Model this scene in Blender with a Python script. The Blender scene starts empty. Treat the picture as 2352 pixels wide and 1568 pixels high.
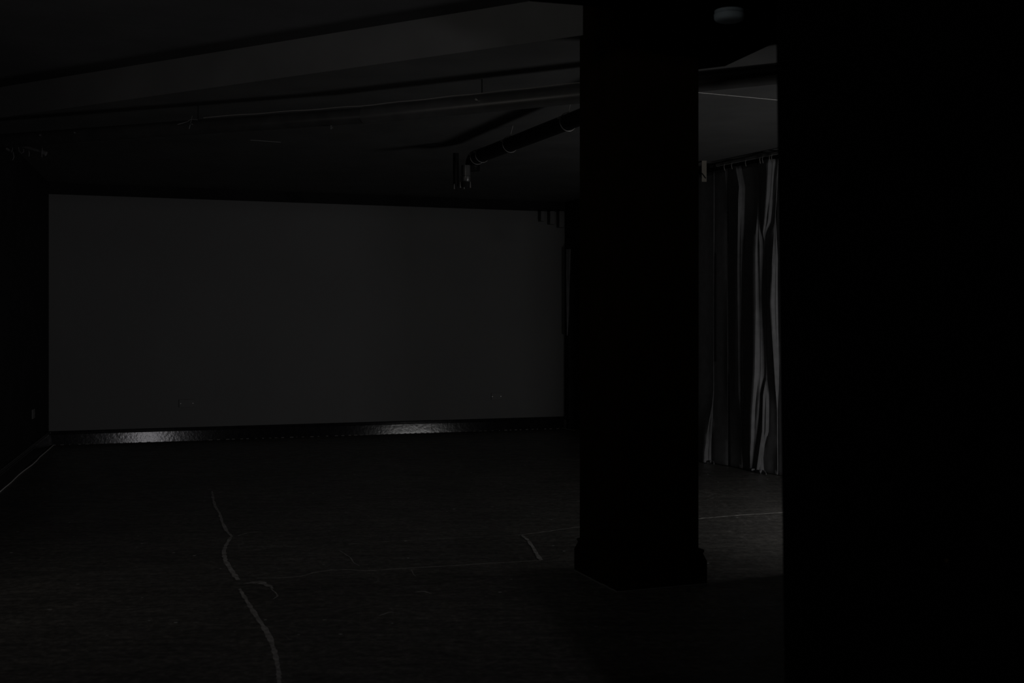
import bpy, bmesh, math, random
from mathutils import Vector, Matrix
random.seed(7)
C = bpy.context.scene.collection
sc = bpy.context.scene

# ------------------------------------------------------------------ camera frame
F = 2612.0; CX = 1176.0; HOR = 742.0; H = 1.30          # focal length in px, horizon row, eye height (m)
def floor_at(px, py):
    Y = H*F/(py-HOR); return Vector(((px-CX)/F*Y, Y, 0.0))
def at(px, py, Y):
    return Vector(((px-CX)/F*Y, Y, H+(HOR-py)/F*Y))
def at_z(px, py, z):
    Y = (z-H)*F/(HOR-py); return Vector(((px-CX)/F*Y, Y, z))
def lerp(a, b, t): return a+(b-a)*t

cam_d = bpy.data.cameras.new('camera'); cam = bpy.data.objects.new('camera', cam_d); C.objects.link(cam)
cam.location = (0, 0, H); cam.rotation_euler = (math.pi/2, 0, 0)
cam_d.sensor_width = 36.0; cam_d.lens = F/2352*36.0
cam_d.shift_y = -(784-HOR)/2352.0
cam_d.clip_start = 0.05; cam_d.clip_end = 100
cam_d.dof.use_dof = True; cam_d.dof.focus_distance = 11.5; cam_d.dof.aperture_fstop = 5.0
sc.camera = cam

# ------------------------------------------------------------------ materials
def mat(name, col, rough=0.8, var=0.25, scale=6.0, bump=0.0, bscale=40.0, metal=0.0, spec=0.5, stretch=None, detail=6):
    m = bpy.data.materials.new(name); m.use_nodes = True
    nt = m.node_tree; N = nt.nodes; L = nt.links
    b = N['Principled BSDF']
    b.inputs['Roughness'].default_value = rough; b.inputs['Metallic'].default_value = metal
    b.inputs['Specular IOR Level'].default_value = spec
    tc = N.new('ShaderNodeTexCoord'); mp = N.new('ShaderNodeMapping')
    L.new(tc.outputs['Object'], mp.inputs['Vector'])
    if stretch: mp.inputs['Scale'].default_value = stretch
    no = N.new('ShaderNodeTexNoise'); no.inputs['Scale'].default_value = scale; no.inputs['Detail'].default_value = detail
    L.new(mp.outputs['Vector'], no.inputs['Vector'])
    cr = N.new('ShaderNodeValToRGB')
    cr.color_ramp.elements[0].position = 0.3; cr.color_ramp.elements[1].position = 0.7
    cr.color_ramp.elements[0].color = tuple(c*(1-var) for c in col)+(1,)
    cr.color_ramp.elements[1].color = tuple(c*(1+var) for c in col)+(1,)
    L.new(no.outputs['Fac'], cr.inputs['Fac']); L.new(cr.outputs['Color'], b.inputs['Base Color'])
    if bump:
        n2 = N.new('ShaderNodeTexNoise'); n2.inputs['Scale'].default_value = bscale; n2.inputs['Detail'].default_value = 8
        L.new(mp.outputs['Vector'], n2.inputs['Vector'])
        bp = N.new('ShaderNodeBump'); bp.inputs['Strength'].default_value = bump; bp.inputs['Distance'].default_value = 0.01
        L.new(n2.outputs['Fac'], bp.inputs['Height']); L.new(bp.outputs['Normal'], b.inputs['Normal'])
    return m

M_wall   = mat('grey_wall_paint', (0.17,0.17,0.17), 0.9, 0.04, 1.2, 0.06, 60, spec=0.2)
M_dark   = mat('black_wall_paint', (0.016,0.016,0.017), 0.85, 0.25, 3, 0.1, 50, spec=0.2)
M_column = mat('black_brown_paint', (0.014,0.009,0.003), 0.8, 0.2, 5, 0.05, 60, spec=0.02)
M_pillar = mat('black_matt_paint', (0.0012,0.0012,0.0012), 0.9, 0.2, 5, spec=0.0)
M_beam   = mat('beam_face_lit_tone', (0.13,0.13,0.13), 0.9, 0.10, 2.5, 0.12, 25, spec=0.2)  # paler than the ceiling so the step face reads as lit
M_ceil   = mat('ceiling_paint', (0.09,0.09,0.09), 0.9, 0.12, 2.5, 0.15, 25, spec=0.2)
M_ceil2  = mat('ceiling_near_paint', (0.09,0.09,0.095), 0.85, 0.15, 1.5, 0.2, 20, spec=0.2)
M_base   = mat('glossy_skirting_paint', (0.014,0.014,0.016), 0.12, 0.3, 20, 0.05, 30, spec=0.2)
M_pipe   = mat('pipe_plastic', (0.07,0.07,0.07), 0.36, 0.15, 10, spec=1.0)
M_pipe3  = mat('pipe_plastic_dimmed', (0.045,0.045,0.045), 0.4, 0.2, 10, spec=0.5)  # dimmed copy of the pipe plastic, for the run where light fades
M_pipe4  = mat('pipe_fitting', (0.13,0.13,0.13), 0.35, 0.15, 10, spec=0.7)
M_pipe2  = mat('pipe_black', (0.006,0.006,0.006), 0.5, 0.15, 10, spec=0.2)
M_metal  = mat('dull_metal', (0.5,0.49,0.48), 0.4, 0.2, 20, metal=0.8)
M_cable  = mat('pale_cable', (0.28,0.27,0.26), 0.6, 0.1, 10)
M_bead   = mat('pale_sealant', (0.84,0.82,0.80), 0.6, 0.15, 30)
M_fabric = mat('curtain_cloth', (0.19,0.19,0.196), 0.95, 0.12, 15, 0.2, 200, spec=0.1)
M_white  = mat('white_plastic', (0.32,0.38,0.43), 0.6, 0.05, 5, spec=0.2)
M_plate  = mat('grey_painted_plate', (0.155,0.155,0.155), 0.7, 0.05, 20)
M_brown  = mat('raw_bracket', (0.22,0.20,0.17), 0.8, 0.2, 10)
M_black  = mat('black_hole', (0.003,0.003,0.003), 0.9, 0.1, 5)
M_crack  = mat('pale_crack_filler', (0.46,0.445,0.43), 0.9, 0.45, 22, detail=10)
M_line   = mat('pale_joint', (0.7,0.68,0.64), 0.9, 0.4, 18, detail=10)

def floor_mat():
    m = bpy.data.materials.new('worn_painted_concrete'); m.use_nodes = True
    nt = m.node_tree; N = nt.nodes; L = nt.links; b = N['Principled BSDF']
    tc = N.new('ShaderNodeTexCoord')
    def noise(scale, detail, rough=0.6):
        n = N.new('ShaderNodeTexNoise'); n.inputs['Scale'].default_value = scale
        n.inputs['Detail'].default_value = detail; n.inputs['Roughness'].default_value = rough
        L.new(tc.outputs['Object'], n.inputs['Vector']); return n.outputs['Fac']
    def ramp(src, stops):
        r = N.new('ShaderNodeValToRGB'); e = r.color_ramp.elements
        while len(e) < len(stops): e.new(0.5)
        for k, (p, c) in enumerate(stops): e[k].position = p; e[k].color = (c[0], c[1], c[2], 1)
        L.new(src, r.inputs['Fac']); return r.outputs['Color']
    def mix(a, c, f, mode='MIX'):
        x = N.new('ShaderNodeMix'); x.data_type = 'RGBA'; x.blend_type = mode
        if isinstance(f, float): x.inputs['Factor'].default_value = f
        else: L.new(f, x.inputs['Factor'])
        L.new(a, x.inputs['A'])
        if isinstance(c, tuple): x.inputs['B'].default_value = c
        else: L.new(c, x.inputs['B'])
        return x.outputs['Result']
    c1 = ramp(noise(1.3, 8, 0.7), [(0.3,(0.12,0.116,0.110)),(0.55,(0.17,0.165,0.157)),(0.75,(0.225,0.214,0.20))])
    fine = ramp(noise(26, 12, 0.75), [(0.34,(0.45,)*3),(0.52,(0.95,)*3),(0.70,(1.8,)*3)])
    c2 = mix(c1, fine, 1.0, 'MULTIPLY')
    mp = N.new('ShaderNodeMapping'); mp.inputs['Rotation'].default_value = (0, 0, -math.radians(19)); mp.inputs['Scale'].default_value = (0.35, 1.6, 1)
    L.new(tc.outputs['Object'], mp.inputs['Vector'])
    st = N.new('ShaderNodeTexNoise'); st.inputs['Scale'].default_value = 9; st.inputs['Detail'].default_value = 12; st.inputs['Roughness'].default_value = 0.8
    L.new(mp.outputs['Vector'], st.inputs['Vector'])
    c2 = mix(c2, ramp(st.outputs['Fac'], [(0.35,(0.6,0.6,0.6)),(0.5,(0.95,0.94,0.92)),(0.62,(1.3,1.27,1.22)),(0.72,(1.9,1.85,1.8))]), 1.0, 'MULTIPLY')
    # scuffs: pale worn patches
    sm = ramp(noise(7, 12, 0.8), [(0.66,(0,0,0)),(0.74,(0.5,)*3)])
    c3 = mix(c2, (0.46,0.45,0.43,1), sm)
    # fine scratches from distorted thin voronoi edges
    vo = N.new('ShaderNodeTexVoronoi'); vo.feature = 'DISTANCE_TO_EDGE'; vo.inputs['Scale'].default_value = 0.7
    wn = N.new('ShaderNodeTexNoise'); wn.inputs['Scale'].default_value = 2.0; wn.inputs['Detail'].default_value = 8
    L.new(tc.outputs['Object'], wn.inputs['Vector'])
    ad = N.new('ShaderNodeVectorMath'); ad.operation = 'ADD'; L.new(tc.outputs['Object'], ad.inputs[0])
    sb = N.new('ShaderNodeVectorMath'); sb.operation = 'SCALE'; sb.inputs['Scale'].default_value = 0.8
    L.new(wn.outputs['Color'], sb.inputs[0]); L.new(sb.outputs['Vector'], ad.inputs[1]); L.new(ad.outputs['Vector'], vo.inputs['Vector'])
    sc1 = ramp(vo.outputs['Distance'], [(0.0,(0.35,)*3),(0.006,(0,0,0))])
    bk = ramp(noise(1.7, 3), [(0.5,(0,0,0)),(0.62,(1,1,1))])
    sc2 = mix(sc1, bk, 1.0, 'MULTIPLY')
    c4 = mix(c3, (0.48,0.47,0.45,1), sc2)
    # specks of paint
    v2 = N.new('ShaderNodeTexVoronoi'); v2.inputs['Scale'].default_value = 7.0; L.new(tc.outputs['Object'], v2.inputs['Vector'])
    v2.inputs['Randomness'].default_value = 1.0
    sp = ramp(v2.outputs['Distance'], [(0.05,(1,1,1)),(0.075,(0,0,0))])
    sk = ramp(noise(2.3, 4), [(0.48,(0,0,0)),(0.54,(1,1,1))])
    s3 = mix(sp, sk, 1.0, 'MULTIPLY')
    c5 = mix(c4, (0.7,0.7,0.69,1), s3)
    L.new(c5, b.inputs['Base Color'])
    rr = ramp(noise(9, 8), [(0.3,(0.32,)*3),(0.7,(0.52,)*3)])
    L.new(rr, b.inputs['Roughness']); b.inputs['Specular IOR Level'].default_value = 0.45
    bp = N.new('ShaderNodeBump'); bp.inputs['Strength'].default_value = 0.5; bp.inputs['Distance'].default_value = 0.006
    L.new(noise(14, 12, 0.7), bp.inputs['Height']); L.new(bp.outputs['Normal'], b.inputs['Normal'])
    return m
M_floor = floor_mat()

# ------------------------------------------------------------------ mesh helpers
def link(name, verts, faces, m, parent=None, smooth=False, mats=None, midx=None, kind=None, label=None):
    me = bpy.data.meshes.new(name); me.from_pydata([tuple(v) for v in verts], [], faces); me.update()
    bm = bmesh.new(); bm.from_mesh(me); bmesh.ops.recalc_face_normals(bm, faces=bm.faces); bm.to_mesh(me); bm.free()
    for q in (mats or [m]): me.materials.append(q)
    if midx:
        for p, k in zip(me.polygons, midx): p.material_index = k
    if smooth:
        for p in me.polygons: p.use_smooth = True
        me.set_sharp_from_angle(angle=math.radians(38))
    o = bpy.data.objects.new(name, me); C.objects.link(o)
    if parent is not None:
        o.parent = parent; o.matrix_parent_inverse = Matrix.Translation(parent.location).inverted()
    if kind: o['kind'] = kind
    if label: o['label'] = label
    return o
def prism(poly, z0, z1):
    n = len(poly); v = [(p[0], p[1], z0) for p in poly]+[(p[0], p[1], z1) for p in poly]
    f = [tuple(range(n))[::-1], tuple(range(n, 2*n))]+[(k, (k+1) % n, n+(k+1) % n, n+k) for k in range(n)]
    return v, f
def sweep_box(o, u, v, w, a, b, c):      # box spanned by vectors from corner
    o = Vector(o); P = [o+u*(a*i)+v*(b*j)+w*(c*k) for k in (0, 1) for j in (0, 1) for i in (0, 1)]
    return P, [(0,2,3,1),(4,5,7,6),(0,1,5,4),(2,6,7,3),(0,4,6,2),(1,3,7,5)]
def join(*parts):
    V = []; Fc = []
    for v, f in parts:
        n = len(V); V += [Vector(p) for p in v]; Fc += [tuple(i+n for i in q) for q in f]
    return V, Fc
def tube(pts, radii, seg=20, cap=True):
    pts = [Vector(p) for p in pts]
    if not isinstance(radii, (list, tuple)): radii = [radii]*len(pts)
    V = []; Fc = []; prev = None
    for i, p in enumerate(pts):
        d = (pts[min(i+1, len(pts)-1)]-pts[max(i-1, 0)]).normalized()
        if prev is None:
            up = Vector((0, 0, 1)) if abs(d.z) < 0.9 else Vector((1, 0, 0))
            a = d.cross(up).normalized()
        else: a = (prev-d*prev.dot(d)).normalized()
        prev = a; b = d.cross(a)
        for k in range(seg):
            t = 2*math.pi*k/seg; V.append(p+(a*math.cos(t)+b*math.sin(t))*radii[i])
        if i:
            for k in range(seg):
                Fc.append(((i-1)*seg+k, (i-1)*seg+(k+1) % seg, i*seg+(k+1) % seg, i*seg+k))
    if cap:
        Fc.append(tuple(range(seg))[::-1]); Fc.append(tuple(range(len(V)-seg, len(V))))
    return V, Fc
def ring(c, axis, R, r, seg=36, a0=0, a1=2*math.pi, up=Vector((0, 0, 1))):
    axis = axis.normalized(); a = axis.cross(up).normalized(); b = a.cross(axis).normalized()
    full = abs(a1-a0-2*math.pi) < 1e-4
    pts = [c+(a*math.cos(t)+b*math.sin(t))*R for t in [a0+(a1-a0)*k/seg for k in range(seg+1)]]
    return tube(pts, r, 8, cap=not full)
def band(c, axis, R, w):                 # flat clamp band round a pipe
    axis = axis.normalized()
    return tube([c-axis*w/2, c-axis*w/2, c+axis*w/2, c+axis*w/2], [R*0.9, R, R, R*0.9], 28)
def thing(name, label, cat, loc=(0, 0, 0), group=None):
    o = bpy.data.objects.new(name, None); C.objects.link(o); o.location = loc
    o.empty_display_size = 0.1
    o['label'] = label; o['category'] = cat
    if group: o['group'] = group
    return o
def tag(o, label, cat, group=None):
    o['label'] = label; o['category'] = cat
    if group: o['group'] = group
    return o
def dup_mesh_child(src, parent, name):
    c = src.copy(); C.objects.link(c); c.parent = parent; return c

# ------------------------------------------------------------------ room shell
PL = floor_at(112, 1022); PR = floor_at(1297, 983)            # far wall corners
U = (PR-PL).normalized()                                       # along the far wall
V_ = Vector((-U.y, U.x, 0))                                    # away from camera
ZC = 2.80; ZN = 3.022; ZB = 2.62
LW = floor_at(0, 1120); dL = (LW-PL).normalized()              # left wall towards camera
RW = floor_at(1797, 1088); dR = (RW-PR).normalized()           # right wall towards camera
nR = Vector((dR.y, -dR.x, 0));  nR = nR if nR.x < 0 else -nR    # into room
nL = Vector((-dL.y, dL.x, 0));  nL = nL if nL.x > 0 else -nL
Zv = Vector((0, 0, 1))

# floor with its cracks and joint lines (surface marks live in the same mesh)
crng = random.Random(11)
def ribbon(pix, wpx, jit=0.35, sub=6):
    pts = []
    for i in range(len(pix)-1):
        for k in range(sub):
            t = k/sub; x = lerp(pix[i][0], pix[i+1][0], t); y = lerp(pix[i][1], pix[i+1][1], t)
            w0 = wpx[i] if isinstance(wpx, list) else wpx; w1 = wpx[i+1] if isinstance(wpx, list) else wpx
            pts.append((x+crng.uniform(-.6, .6), y+crng.uniform(-.25, .25), lerp(w0, w1, t)*(1+crng.uniform(-jit, jit))))
    pts.append((pix[-1][0], pix[-1][1], wpx[-1] if isinstance(wpx, list) else wpx))
    P = [floor_at(x, y) for x, y, w in pts]
    W = [w/F*p.y for (x, y, w), p in zip(pts, P)]
    Vt = []; Fc = []
    for i, p in enumerate(P):
        d = (P[min(i+1, len(P)-1)]-P[max(i-1, 0)]).normalized(); n = Vector((-d.y, d.x, 0))
        Vt += [p+n*W[i]/2+Zv*0.0012, p-n*W[i]/2+Zv*0.0012]
        if i: Fc.append((2*i-2, 2*i-1, 2*i+1, 2*i))
    return Vt, Fc
cr = [
 ribbon([(487,1128),(490,1145),(494,1163),(504,1178),(511,1200),(520,1218),(533,1233)], [3,6,6,6,6,7,6]),
 ribbon([(530,1234),(518,1254),(514,1268),(518,1288),(530,1308),(540,1322),(547,1332)], [6,9,10,10,10,12,9]),
 ribbon([(550,1352),(560,1368),(574,1392),(592,1420),(610,1446),(622,1470),(630,1495),(636,1520),(640,1545),(641,1568),(640,1600)], [6,9,11,11,12,12,12,11,10,12,10]),
 ribbon([(1197,1228),(1212,1240),(1224,1256),(1234,1274),(1243,1286)], [5,7,8,9,10]),
 ribbon([(545,1231),(560,1226),(578,1222),(600,1221)], [2,5,5,2], 0.7),
 ribbon([(560,1340),(580,1338),(598,1337),(622,1347),(626,1352)], [3,16,18,9,3], 0.5),
 ribbon([(622,1352),(634,1362),(638,1369),(626,1377)], [2,3,4,2], 0.4),
 ribbon([(780,1264),(806,1281),(812,1292),(826,1300)], [1.5,2,2,1.5], 0.4),
 ribbon([(945,1308),(950,1319),(955,1324)], [2,2,1], 0.3),
 ribbon([(870,1414),(895,1406),(918,1408)], [3,7,3], 0.5),
 ribbon([(950,1360),(975,1358),(990,1363)], [3,9,4], 0.5),
]
ln = [
 ribbon([(590,1328),(650,1327),(690,1324),(720,1315),(760,1309),(800,1308),(840,1311),(900,1307)], 2.4, 0.2),
 ribbon([(900,1307),(980,1302),(1060,1298),(1130,1293),(1190,1290),(1243,1287)], 2.6, 0.2),
 ribbon([(1190,1229),(1260,1220),(1320,1211)], 3.0, 0.4),
 ribbon([(800,1249),(900,1243),(1000,1238),(1100,1233),(1190,1229)], 1.4, 0.6),
 ribbon([(1320,1211),(1400,1205),(1500,1198),(1607,1191),(1650,1187),(1700,1183),(1750,1180),(1797,1177),(1900,1170)], 4.5, 0.4),
]
fl_poly = [(-9,-5),(8,-5),(8,18),(-9,18)]
fv, ff = prism(fl_poly, -0.2, 0.0)
V1, F1 = join((fv, ff), *cr); n1 = len(F1)
V2, F2 = join((V1, F1), *ln)
nbase = len(ff)
midx = [0]*nbase+[1]*(n1-nbase)+[2]*(len(F2)-n1)
link('floor', V2, F2, None, mats=[M_floor, M_crack, M_line], midx=midx, kind='structure')

# far wall: grey painted up to 2.68 m, black band above
ztop = H+1.059*H
th = 0.2
v, f = sweep_box(PL-U*0.3, U, V_, Zv, (PR-PL).length+0.6, th, ztop)
link('wall_back', v, f, M_wall, kind='structure')
v, f = sweep_box(PL-U*0.3+Zv*ztop-V_*0.004, U, V_, Zv, (PR-PL).length+0.6, th, ZC-ztop+0.02)
# slightly uneven lower paint edge
link('trim_1', v, f, M_dark, kind='structure')
# left wall
v, f = sweep_box(PL-dL*0.2-nL*0.2, dL, nL, Zv, 6.6, 0.2, 3.2)
Lend = PL+dL*6.4
v2, f2 = prism([(Lend.x, Lend.y), (-4.6, Lend.y), (-4.6, -4.6), (-4.8, -4.6), (-4.8, Lend.y+0.2), (Lend.x, Lend.y+0.2)], 0, 3.2)
link('wall_left', *join((v, f), (v2, f2)), M_dark, kind='structure')
# right wall with a black doorway near the corner, ending at an unseen alcove with an area light
def rw_box(s0, s1, z0, z1): return sweep_box(PR+dR*s0-nR*0.2+Zv*z0, dR, nR, Zv, s1-s0, 0.2, z1-z0)
L_END = 4.95                              # wall turns away here into an alcove
D0, D1, DZ = 0.12, 1.05, 2.22
link('wall_right', *join(rw_box(-0.2, D0, 0, 3.1), rw_box(D0, D1, DZ, 3.1), rw_box(D1, L_END, 0, 3.1),
     sweep_box(PR+dR*(L_END-0.2)-nR*0.2, -nR, dR, Zv, 4.2, 0.2, 3.1)), M_dark, kind='structure')
e = PR+dR*12.5
v, f = prism([(-4.8,-4.6),(8,-4.6),(8,-4.8),(-4.8,-4.8)], 0, 3.2)
v2, f2 = prism([(7.0, -4.6), (7.2, -4.6), (7.2, 11), (7.0, 11)], 0, 3.2)
link('wall_rear', *join((v, f), (v2, f2)), M_dark, kind='structure')

v, f = prism([(1.62,5.97),(7.0,5.2),(7.0,5.05),(1.60,5.85)], 0, 2.2)  # unseen partition, added to keep the alcove light off the near floor
link('wall_light_blocker', v, f, M_dark, kind='structure')
# ceilings: lower far bay, higher near bay, the step between is the beam face, coloured paler to look lit
S0 = at_z(0, 270, ZC); S1 = at_z(1330, 82, ZC); dS = (S1-S0).normalized(); nS = Vector((dS.y, -dS.x, 0)); nS = nS if nS.y < 0 else -nS
A = S0-dS*4; B = S1+dS*7
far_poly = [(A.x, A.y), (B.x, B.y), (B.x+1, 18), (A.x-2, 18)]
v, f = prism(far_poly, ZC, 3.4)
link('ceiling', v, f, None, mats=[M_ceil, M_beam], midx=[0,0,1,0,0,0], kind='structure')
near_poly = [(A.x, A.y+0.0), (B.x, B.y), (9, -5), (-9, -5)]
v, f = prism([(p[0]-nS.x*0.05, p[1]-nS.y*0.05) if k < 2 else p for k, p in enumerate(near_poly)], ZN, 3.4)
link('ceiling_near', v, f, M_ceil2, kind='structure')
# lowered black bulkhead (soffit) over the camera side
q = lambda x, y: at_z(x, y, ZB)
b0 = q(1217, 3); b1 = q(1330, 12); k0 = q(1665, 152); k1 = q(1770, 103); k2 = q(1800, 97)
poly = [(b0.x, b0.y), (b1.x, b1.y), (0.60, 4.82), (0.72, 5.85), (0.95, 5.93), (k0.x, k0.y), (k1.x, k1.y), (k2.x, k2.y), (3.6, 4.9), (3.6, -4.5), (-0.5, -4.5), (b0.x-0.02, 2.0)]
v, f = prism(poly, ZB, 3.05)
link('trim_2', v, f, M_pillar, kind='structure')
# joint line in far ceiling board
a = at_z(1560, 208, ZC); b = at_z(1900, 240, ZC)
v, f = tube([a-Zv*0.0005, b-Zv*0.0005], 0.0022, 6)
link('trim_3', v, f, M_bead, kind='structure')
a = at_z(575, 321, ZC); b = at_z(645, 326, ZC)
link('trim_4', *tube([a-Zv*0.001, b-Zv*0.001], 0.004, 6), M_plate, kind='structure')

# skirtings with moulded top
def skirt(p0, p1, n, hgt=0.149, ext=1.0):
    prof = [(0,0),(0.033,0),(0.0225,hgt*0.74),(0.019,hgt*0.77),(0.019,hgt*0.80),(0.024,hgt*0.83),(0.024,hgt*0.87),(0.016,hgt*0.90),(0.016,hgt*0.93),(0.011,hgt),(0,hgt)]
    V = []; Fc = []; m = len(prof)
    for p in (p0, p1): V += [p+n*x*ext+Zv*z for x, z in prof]
    for k in range(m): Fc.append((k, (k+1) % m, m+(k+1) % m, m+k))
    Fc += [tuple(range(m)), tuple(range(m, 2*m))[::-1]]
    return V, Fc
nB = -V_
seamL = floor_at(990, 993); sd = (seamL-PL).dot(U)
link('baseboard_back', *join(skirt(PL, PL+U*(sd-0.004), nB), skirt(PL+U*sd, PR, nB, 0.147)), M_base, kind='structure')
link('baseboard_left', *skirt(PL, PL+dL*6.3, nL), M_base, kind='structure')
link('baseboard_right', *skirt(PR, PR+dR*D0*0.9, nR), M_base, kind='structure')
# pale sealant line along the floor by the left wall, and beads by the far wall
pts = []; r2 = random.Random(3)
pix = [(116,1021),(105,1031),(92,1042),(82,1050),(75,1058),(64,1068),(54,1075),(44,1082),(34,1090),(24,1099),(17,1106),(10,1112),(0,1120),(-14,1132),(-60,1172)]
link('trim_5', *tube([floor_at(*p)+nL*0.037+Zv*0.004 for p in pix], 0.0045, 6), M_bead, kind='structure')
parts = []; Lw = (PR-PL).length; s = 0.05
while s < Lw-0.05:
    p = PL+U*s+nB*0.037+Zv*0.003; l = r2.uniform(0.015, 0.04)
    parts.append(tube([p, p+U*l], r2.choice([0.002, 0.003, 0.004]), 5)); s += r2.uniform(0.06, 0.10) 
for k in range(10):
    p = PR+dR*(0.03+k*0.035)+nR*0.037+Zv*0.004; parts.append(tube([p, p+dR*0.014], 0.004, 5))
link('trim_6', *join(*parts), M_cable, kind='structure')

# doorway beside the far right corner
fr = [sweep_box(PR+dR*(D0-0.01)+nR*0.0+Zv*0, dR, nR, Zv, 0.05, 0.02, DZ), sweep_box(PR+dR*(D1-0.05)+Zv*0, dR, nR, Zv, 0.05, 0.02, DZ),
      sweep_box(PR+dR*(D0-0.01)+Zv*DZ, dR, nR, Zv, D1-D0+0.02, 0.02, 0.02)]
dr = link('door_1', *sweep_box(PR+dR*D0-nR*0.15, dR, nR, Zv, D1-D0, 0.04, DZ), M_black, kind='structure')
link('door_frame', *join(*fr), M_dark, parent=dr)
# tall tapered cloth edge caught by the light in that doorway
def rpt(px, z, off=0.0):                 # point on the right wall (offset into the room) seen at column px
    k = (px-CX)/F; o = PR+nR*off
    s = (k*o.y-o.x)/(dR.x-k*dR.y); p = o+dR*s; return Vector((p.x, p.y, z))
cl = []
zs = [2.205, 2.0, 1.7, 1.4, 1.15]; wl = [1300.5,1300.5,1301,1301.5,1302]; wr = [1309,1308,1306,1305,1303]
Vt = []; Fc = []
for z, a, b in zip(zs, wl, wr):
    pa = rpt(a, z, 0.05); pb = rpt(b, z, 0.03)
    Vt += [pa, pb, pb-nR*0.01, pa-nR*0.01]
for i in range(len(zs)-1):
    for k in range(4): Fc.append((4*i+k, 4*i+(k+1) % 4, 4*i+4+(k+1) % 4, 4*i+4+k))
Fc += [(0,1,2,3), (16,17,18,19)]
tag(link('cloth_strip', Vt, Fc, M_fabric), 'narrow tapering grey cloth edge hanging at the dark doorway beside the grey wall', 'cloth')

# ------------------------------------------------------------------ square column with plinth
def solve(P, d, px):
    k = (px-CX)/F; return (k*P.y-P.x)/(d.x-k*d.y)
P0 = floor_at(1419, 1360)
uc = Vector((7000, 2612, 0)).normalized(); vc = Vector((-uc.y, uc.x, 0))
sb = solve(P0, uc, 1624); tb = solve(P0, vc, 1319)
col = thing('square_column', 'tall square black-brown column with moulded plinth standing in the middle of the room', 'column', (P0.x+.2, P0.y+.3, 0))
ins = 0.020
Q = P0+uc*ins*0.9+vc*ins*0.7
ss = solve(Q, uc, 1605); ts = solve(Q, vc, 1331)
def quad(P, a, b): return [P, P+uc*a, P+uc*a+vc*b, P+vc*b]
v, f = prism([(p.x, p.y) for p in quad(Q, ss, ts)], 0.165, 3.02)
sh = link('shaft', v, f, M_column, col)
bv = sh.modifiers.new('bevel', 'BEVEL'); bv.width = 0.004; bv.segments = 2
def loft(levels):
    V = []; Fc = []
    for i, (o, z) in enumerate(levels):
        V += [Vector((p.x, p.y, z)) for p in [P0+uc*o+vc*o, P0+uc*(sb-o)+vc*o, P0+uc*(sb-o)+vc*(tb-o), P0+uc*o+vc*(tb-o)]]
        if i:
            for k in range(4): Fc.append((4*i-4+k, 4*i-4+(k+1) % 4, 4*i+(k+1) % 4, 4*i+k))
    Fc += [(0,1,2,3), tuple(range(len(V)-4, len(V)))]
    return V, Fc
link('plinth', *loft([(0,0),(0,0.115),(0.003,0.122),(0.010,0.140),(0.014,0.150),(0.014,0.156),(0.010,0.160),(0.010,0.168),(0.013,0.172)]), M_column, col)
# dusty pale line round the plinth foot
pp = [P0+vc*tb, P0, P0+uc*sb]
pts = [lerp(pp[0], pp[1], k/14)+Vector((r2.uniform(-.003,.003), r2.uniform(-.003,.003), 0))-vc*0.002-uc*0.004 for k in range(15)]+\
      [lerp(pp[1], pp[2], k/14)+Vector((r2.uniform(-.003,.003), r2.uniform(-.003,.003), 0))-vc*0.004 for k in range(1, 15)]
link('floor_seal', *tube([p+Zv*0.003 for p in pts], 0.004, 6), M_plate, col)

# near black pillar on the right
Yp = 2.6
x_t = (1782-CX)/F*Yp; x_b = (1802-CX)/F*Yp
zt = 2.61; zt_px = H+742/F*Yp; zb_px = H-826/F*Yp
slope = (x_t-x_b)/(zt_px-zb_px)
xl = lambda z: x_b+slope*(z-zb_px)
Vt = [(xl(0),Yp,0),(2.1,Yp,0),(2.1,Yp+.5,0),(xl(0)+.2,Yp+.5,0),(xl(zt),Yp,zt),(2.1,Yp,zt),(2.1,Yp+.5,zt),(xl(zt)+.2,Yp+.5,zt)]
pil = thing('near_pillar', 'wide black pillar filling the right edge of the picture close to the viewer', 'pillar', (1.3, Yp, 0))
link('shaft', Vt, [(0,1,2,3),(4,5,6,7),(0,1,5,4),(1,2,6,5),(2,3,7,6),(3,0,4,7)], M_pillar, pil)
a = at(2156, 1276, Yp); b = at(2340, 1312, Yp)
pv, pf = sweep_box(Vector((a.x, Yp-0.012, b.z)), Vector((1,0,0)), Vector((0,1,0)), Zv, b.x-a.x, 0.011, a.z-b.z)
bar = tag(link('wall_plate', pv, pf, M_pillar), 'faint black horizontal plate fixed low on the black near pillar', 'plate')
sv, sf = tube([(a.x+.012, Yp-.0125, a.z-.008),(a.x+.012, Yp-.0155, a.z-.008)], 0.004, 10)
link('screw', sv, sf, M_column, bar)

# ------------------------------------------------------------------ main drain pipe under the ceiling
zp = 2.65
pA = at_z(1330, 215, zp); pB = at_z(840, 265, zp)
dP = (pB-pA).normalized()
def pp_px(px, z=zp):
    k = (px-CX)/F; s = (k*pA.y-pA.x)/(dP.x-k*dP.y); p = pA+dP*s; return Vector((p.x, p.y, z))
pC = pp_px(838); pD = at_z(187, 311, zp); dQ = (pD-pC).normalized()
def pq_px(px, z=zp):
    k = (px-CX)/F; s = (k*pC.y-pC.x)/(dQ.x-k*dQ.y); p = pC+dQ*s; return Vector((p.x, p.y, z))
path = lambda px: pp_px(px) if px >= 838 else pq_px(px)
E0 = pp_px(1950); E1 = pq_px(-8)
mp = thing('drain_pipe', 'long thick dark drain pipe running under the ceiling from left to behind the column', 'pipe', E1)
link('pipe_run', *tube([E0, pp_px(838)], 0.0575, 40), M_pipe, mp, smooth=True)
link('pipe_run', *tube([pp_px(838), E1], 0.052, 40), M_pipe3, mp, smooth=True)  # left run coloured darker to follow the fading light
c = pp_px(838)
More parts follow.
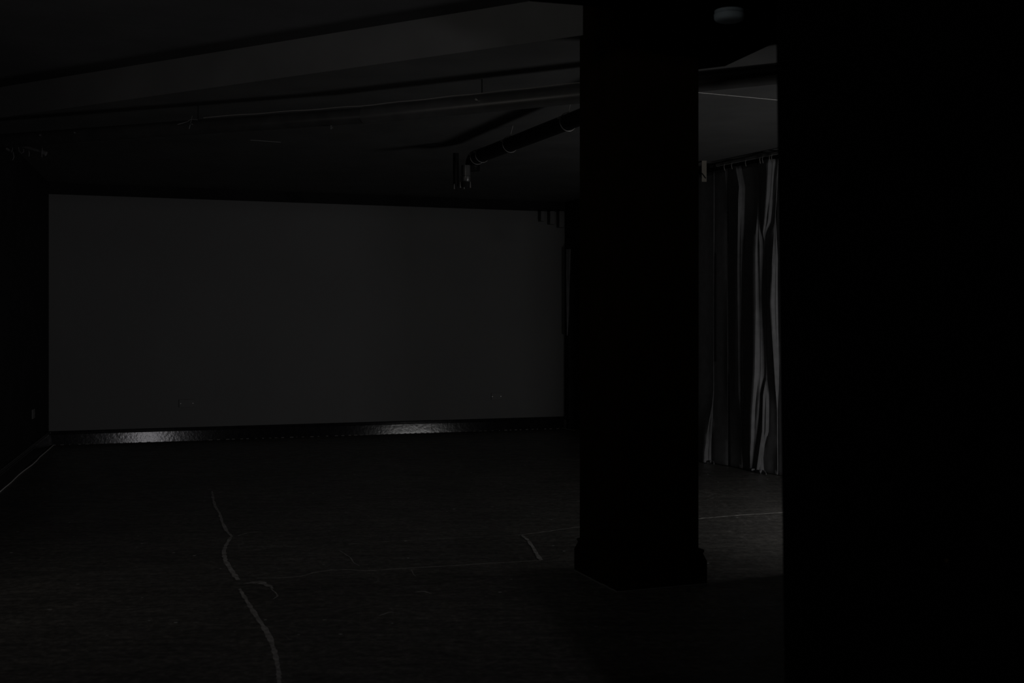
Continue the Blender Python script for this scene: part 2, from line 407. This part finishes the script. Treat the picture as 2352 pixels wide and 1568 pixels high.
link('pipe_coupling', *tube([c-dP*.06, c-dP*.06, c-dP*.052, c-dP*.03, c-dP*.03, c+dP*.05, c+dP*.05], [0.05,.064,.067,.067,.064,.064,.05], 40), M_pipe4, mp, smooth=False)
for px, R in ((1107, 0.062), (455, .055), (187, .056), (108, .056)):
    c = path(px)
    cp = link('pipe_clamp', *band(c, dP if px > 838 else dQ, R, 0.014), M_pipe4, mp, smooth=False)
    if px > 200: link('hanger_rod', *tube([c+Zv*(R-.003), Vector((c.x, c.y, ZC))], 0.0035, 8), M_pipe2, cp)
    n = Vector((dP.y, -dP.x, 0)); n = n if n.y < 0 else -n
    link('clamp_bolt', *tube([c+n*R*0.95+Zv*.012, c+n*(R+.016)+Zv*.012], 0.007, 8), M_metal if px in (1107,) else M_pipe, cp)
c = path(760); link('drain_plug', *join(tube([c-Zv*.045, c-Zv*.075], 0.008, 10), tube([c-Zv*.062, c-Zv*.070], 0.016, 6)), M_pipe, mp)
# cable clipped along the top of the pipe
cpts = [path(x)+Zv*(0.062+0.002*math.sin(x*.05)) for x in range(1340, 440, -30)]
n = Vector((dP.y, -dP.x, 0)); n = n if n.y < 0 else -n
tag(link('cable', *tube([p+n*.012 for p in cpts], 0.0028, 8), M_cable), 'thin pale cable lying along the top of the long drain pipe', 'cable')
c = path(452)+n*0.06+Zv*.03
wv = join(tube([c+Vector((-.09,0,-.02)), c+Vector((-.02,0,.0)), c+Vector((.0,0,.015)), c+Vector((.05,0,.012))], .0025, 6), tube([c+Vector((-.01,0,-.05)), c+Vector((.012,0,.04))], .0025, 6))
tag(link('wire_tie', *wv, M_plate), 'loose twisted wire ends over the left part of the drain pipe', 'wire')

# branch pipe heading to the viewer, behind the column
z2 = 2.66
bA = at_z(1092, 362, z2); bB = at_z(1330, 270, z2)
d2 = (bB-bA).normalized()
bp = thing('branch_pipe', 'black pipe on ring hangers slanting from the ceiling elbow to behind the column', 'pipe', bA)
den = d2.x*dP.y-d2.y*dP.x; w0 = pA-bA; s_end = (w0.x*dP.y-w0.y*dP.x)/den
end = bA+d2*(s_end-0.075)
link('pipe_run', *tube([bA, end], 0.055, 36), M_pipe2, bp, smooth=True)
def b_px(px):
    k = (px-CX)/F; s = (k*bA.y-bA.x)/(d2.x-k*d2.y); return bA+d2*s
for px, rod in ((1096, 0), (1108, 0), (1172, 1), (1305, 1)):
    c = b_px(px)
    rg = ring(c, d2, 0.062 if rod else 0.060, 0.003)
    hg = link('ring_hanger', *rg, M_metal, bp, smooth=True)
    if rod: link('hanger_rod', *tube([c+Zv*0.062, Vector((c.x+.02, c.y, ZC))], 0.0032, 8), M_metal, hg)
    sd2 = Vector((-d2.y, d2.x, 0)); sd2 = sd2 if sd2.x < 0 else -sd2
    link('hanger_bolt', *tube([c+sd2*.058+Zv*.02, c+sd2*.078+Zv*.02], .007, 8), M_metal, hg)
# elbow and drop
el = bA
pts = [bA+d2*0.02]
for k in range(0, 7):
    t = k/6*math.pi/2; pts.append(bA-d2*(0.07*math.sin(t))+Zv*(-0.07+0.07*math.cos(t)))
pts.append(pts[-1]-Zv*0.03)
link('elbow', *tube(pts, 0.060, 28), M_pipe2, bp, smooth=True)
Yd = bA.y
def vtube(px, y0, y1, wpx, Y, levels=None):
    c0 = at(px, y0, Y); c1 = at(px, y1, Y); return c0, c1, wpx/2/F*Y
c0, c1, r = vtube(1070, 380, 420, 21, Yd)
hx = (c0.z-c1.z)
link('drop_pipe', *tube([c0, c1+Zv*hx*.42, c1+Zv*hx*.40, c1+Zv*hx*.38, c1+Zv*hx*.36, c1+Zv*.02, c1+Zv*.006, c1], [r,r,r*.9,r*.9,r*1.04,r,r*.8,r*.45], 28), M_pipe, bp, smooth=True)
d0, d1, r3 = vtube(1047, 352, 424, 13, Yd+.02)
link('vent_pipe', *tube([d0, d1], r3, 20), M_pipe2, bp, smooth=True)
# ceiling flange above elbow
c = at_z(1070, 340, 2.76)
link('ceiling_flange', *tube([c, c+Zv*.0, c+Zv*.02, Vector((c.x,c.y,ZC))], [.03,.085,.09,.09], 24), M_pipe, bp)
for px in (1057.5, 1080):
    a, b, r = vtube(px, 417, 431, 4, Yd-.01)
    link('pipe_lug', *tube([a, b], [r*.5, r], 8), M_metal, bp)
for px in (1043.5, 1066):
    a, b, r = vtube(px, 428, 434, 3.4, Yd-.01)
    link('pipe_lug', *tube([a+Zv*0.02, b], [r*.4, r], 8), M_metal, bp)
# collar that carries the lugs
a, b, r = vtube(1068.5, 418, 430, 20, Yd)
link('end_collar', *tube([a, b], [r, r*.95], 24), M_black, bp)
a, b, r = vtube(1048, 420, 434, 11, Yd+.02)
link('end_collar', *tube([a, b], [r, r*.95], 20), M_black, bp)

# stepped short battens at the top right of the grey wall
for (x0, x1, yb, lab) in ((1236,1245,509,'shortest grey batten hanging at the top right of the grey wall'),
                          (1257,1268,516,'middle grey batten of the stepped trio on the grey wall'),
                          (1278,1289,523,'longest grey batten at the top right corner of the grey wall')):
    s0 = solve(PL, U, x0); s1 = solve(PL, U, x1); p = PL+U*s0
    zb = H+(HOR-yb)/F*(p.y)
    v, f = sweep_box(Vector((p.x, p.y, zb))+nB*0.10, U, V_, Zv, s1-s0, 0.095, H+(HOR-486)/F*p.y-zb)
    o = link('short_batten', v, f, M_wall); m = o.modifiers.new('bevel', 'BEVEL'); m.width = .003
    tag(o, lab, 'batten', 'stepped battens on the grey wall')

# sockets / plates
def socket(P, u, n, w, h, label, screws=True):
    t = thing('blank_socket_plate', label, 'socket', P)
    v, f = sweep_box(P-u*w/2-Zv*h/2, u, n, Zv, w, 0.012, h)
    pl = link('plate', v, f, M_plate, t); m = pl.modifiers.new('bevel', 'BEVEL'); m.width = .003; m.segments = 2
    if screws:
        for s in (-1, 1):
            c = P+u*s*w*0.40+n*0.0125; link('screw', *tube([c-n*.002, c+n*.001], 0.005, 10), M_metal, t)
def onwall(px, py):
    s = solve(PL, U, px); p = PL+U*s; return Vector((p.x, p.y, H+(HOR-py)/F*p.y))
socket(onwall(429, 926), U, nB, 0.165, 0.085, 'grey double socket plate low on the left part of the grey wall')
socket(onwall(1140, 910), U, nB, 0.135, 0.080, 'grey double socket plate low on the right part of the grey wall')
k = (75-CX)/F; s = (k*PL.y-PL.x)/(dL.x-k*dL.y); p = PL+dL*s
socket(Vector((p.x, p.y, H+(HOR-950)/F*p.y)), dL, nL, 0.15, 0.09, 'small socket plate low on the black left wall', True)

# smoke alarm under the bulkhead
c = at_z(1675, 24, ZB)
sd_ = thing('smoke_alarm', 'round pale smoke alarm under the black soffit between column and pillar', 'smoke alarm', c)
def lathe(c, prof, seg=40):
    return tube([c-Zv*z for z, r in prof], [r for z, r in prof], seg)
k0_ = 0.062
link('base', *lathe(c, [(0,.052),(0.001,k0_),(.014,k0_),(.016,.056)]), M_white, sd_, smooth=False)
link('cover', *lathe(c, [(.015,.054),(.017,.0645),(.034,.0635),(.041,.058),(.045,.048),(.046,.02)]), M_white, sd_, smooth=True)

# ------------------------------------------------------------------ curtain rail, bracket, curtain
rz = H+1.118*H
rail = thing('curtain_rail', 'metal curtain rail with small hooks above the grey curtain on the right wall', 'curtain rail', rpt(1700, rz, .12))
ro = lambda x: lerp(.18, .07, (x-1598)/208)
ra = rpt(1648, rz, ro(1648)); rb = rpt(1815, rz, ro(1815))
link('rail_bar', *sweep_box(ra-Zv*.008, (rb-ra).normalized(), nR, Zv, (rb-ra).length, .02, .022), M_plate, rail)
for px in (1664, 1681, 1713, 1746, 1752, 1768, 1773):
    c = rpt(px, rz, ro(px)+.02)
    link('curtain_hook', *tube([c-Zv*.005, c-Zv*.03+nR*.004, c-Zv*.05, c-Zv*.062-nR*.004], .0035, 6), M_metal, rail, smooth=True)
for px in (1660, 1790):
    c = rpt(px, rz, .0); link('rail_support', *sweep_box(c, dR, nR, Zv, .02, ro(px), .02), M_black, rail)
# hanging bracket plate left of the rail
yb = 10.5; p0 = Vector(((1612-CX)/F*yb, yb, 0))
zt_ = H+(HOR-378)/F*yb; zb_ = H+(HOR-417)/F*yb; wv_ = 11/F*yb
br = tag(link('ceiling_bracket', *sweep_box(Vector((p0.x, yb, zb_)), Vector((1,0,0)), Vector((0,1,0)), Zv, wv_, .015, ZC-zb_), M_brown),
    'small brown upright bracket under the ceiling just right of the column', 'bracket')
link('bracket_slot', *tube([Vector((p0.x+.002, yb-.002, zb_+.075)), Vector((p0.x+wv_*.8, yb-.002, zb_+.03))], .006, 6), M_black, br)

# curtain: rows are heights, every band is a fold face that turns to the viewer
def interp(tab, y):
    if y <= tab[0][0]: return tab[0][1:]
    for a, b in zip(tab, tab[1:]):
        if y <= b[0]:
            t = (y-a[0])/(b[0]-a[0]); return tuple(lerp(i, j, t) for i, j in zip(a[1:], b[1:]))
    return tab[-1][1:]
folds = [
 [(390,1640,1641),(900,1639,1640),(935,1636,1638),(980,1628,1637),(1050,1616,1637)],
 [(385,1666,1673),(420,1668,1671),(440,1670,1671),(1060,1672,1673)],
 [(385,1690,1703),(430,1698,1712),(460,1696,1711),(620,1694,1708),(900,1697,1708),(980,1702,1706),(1060,1704,1707)],
 [(385,1737,1738),(415,1744,1745),(500,1740,1747),(580,1733,1754),(700,1734,1757),(850,1731,1759),(950,1724,1750),(1030,1723,1739),(1075,1724,1733)],
 [(385,1763,1784),(450,1760,1778),(520,1755,1771),(545,1752,1760),(560,1757,1758),(700,1760,1761),(860,1761,1762),(900,1753,1767),(980,1751,1766),(1040,1742,1753),(1075,1737,1755)],
 [(385,1788,1789),(505,1781,1782),(600,1774,1789),(700,1769,1790),(800,1776,1790),(880,1781,1789),(930,1785,1786),(1075,1786,1787)],
]
Yc = 10.3
rows = 70; grid = []
for i in range(rows+1):
    t = i/rows; z = lerp(rz-.035, 0.006, t); y = HOR-(z-H)*F/Yc
    base = lambda x: lerp(.14, .03, (x-1598)/208)
    ctrl = [(1598, base(1598))]
    prev_x = 1598
    for fo in folds:
        xa, xb = interp(fo, y); w = xb-xa
        dep = w*Yc/F*0.62
        ctrl += [(xa, base(xa)+dep), (xa+w*.5, base(xa+w*.5)+dep*.5), (xb, base(xb))]
    flare = max(0, (t-.93)/.07)*.05
    row = []
    ctrl.append((1806, .03))
    for (x0, o0), (x1, o1) in zip(ctrl, ctrl[1:]):
        nsub = 5
        for k in range(nsub):
            s = k/nsub; es = s*s*(3-2*s) if x1-x0 > 8 else s
            row.append(rpt(lerp(x0, x1, s), z, lerp(o0, o1, es)+flare+.004*math.sin(x0*.3+z*3)))
    row.append(rpt(1806, z, .03+flare))
    grid.append(row)
W = len(grid[0]); Vt = [p for r in grid for p in r]
Fc = [(i*W+k, i*W+k+1, (i+1)*W+k+1, (i+1)*W+k) for i in range(rows) for k in range(W-1)]
cu = thing('curtain', 'long dark grey curtain in loose folds hanging to the floor on the right wall', 'curtain', rpt(1760, 0, .1))
co = link('curtain_cloth', Vt, Fc, M_fabric, cu, smooth=True)
so = co.modifiers.new('solid', 'SOLIDIFY'); so.thickness = 0.003
# hem piled on the floor
for (xa, xb, o) in ((1616,1640,.19),(1724,1760,.15)):
    pts = [rpt(lerp(xa, xb, k/8), .012+.006*math.sin(k*1.3), o+.02*math.sin(k*1.7)) for k in range(9)]
    link('hem', *tube(pts, [.004,.012,.018,.014,.02,.016,.012,.014,.004], 10), M_fabric, cu, smooth=True)

# ------------------------------------------------------------------ hanging bar with hooks, upper left
Yh = 9.3
hb = thing('hanging_bar', 'short dark bar with wire hooks hanging under the ceiling at the upper left edge', 'bar', at(60, 338, Yh))
def P_(x, y, dy=0): return at(x, y, Yh+dy)
link('bar', *tube([P_(28,330), P_(62,338), P_(104,351)], [.012,.014,.014], 12), M_plate, hb, smooth=True)
link('bar', *tube([P_(-30,322,-.05), P_(5,337,-.03), P_(28,348)], .012, 12), M_plate, hb, smooth=True)
link('bar_tip', *tube([P_(97,349), P_(106,353)], .019, 12), M_plate, hb, smooth=True)
for pts in (((28,331),(29,342),(26,349)),((42,338),(44,347),(49,352),(54,349),(54,342)),((66,346),(67,353),(66,359)),((97,340),(96,350),(96,361)),((30,349),(32,360),(29,368))):
    link('wire_hook', *tube([P_(x, y, -.02) for x, y in pts], .0035, 6), M_plate, hb, smooth=True)
link('hanger_rod', *tube([P_(62,338), Vector((P_(62,338).x, Yh, ZC))], .004, 8), M_pipe, hb)
link('hanger_rod', *tube([P_(10,338), Vector((P_(10,338).x, Yh, ZC))], .004, 8), M_pipe, hb)

# ------------------------------------------------------------------ light
def area(name, loc, target, sx, sy, power, col=(1,1,1), spread=180):
    d = bpy.data.lights.new(name, 'AREA'); d.shape = 'RECTANGLE'; d.size = sx; d.size_y = sy
    d.energy = power; d.color = col; d.spread = math.radians(spread)
    o = bpy.data.objects.new(name, d); C.objects.link(o); o.location = loc
    dirv = Vector(target)-Vector(loc); o.rotation_euler = dirv.to_track_quat('-Z', 'Y').to_euler()
    return o
area('alcove_light', (3.3,6.7,0.42), (-.3,10.8,1.3), 0.9, 0.6, 19, (1,0.99,0.98))
area('rear_right_light', (1.5,-1.9,1.5), (-3,12,1.0), 0.28, 0.4, 22, (1,0.97,1.02))  # unseen source behind the camera, placed by its glint on the skirting
area('side_lamp_light', (-3.2,4.6,1.2), (0.1,6.6,2.2), 0.8, 0.8, 1.5, (1,0.94,0.86))
area('step_fill_light', (-.9,1.3,2.6), (-.1,6.2,2.8), 0.4, 0.2, 2.0, (1,0.98,0.93), 90)  # added out of view to light the step face; no fitting is built

w = bpy.data.worlds.new('world'); sc.world = w; w.use_nodes = True
w.node_tree.nodes['Background'].inputs['Color'].default_value = (0.0,0.0,0.0,1); w.node_tree.nodes['Background'].inputs['Strength'].default_value = 0

sc.view_settings.view_transform = 'Standard'; sc.view_settings.look = 'None'
sc.view_settings.gamma = 1; sc.view_settings.use_curve_mapping = False
sc.view_settings.exposure = 0.0
sc.cycles.use_denoising = True
sc.cycles.max_bounces = 6
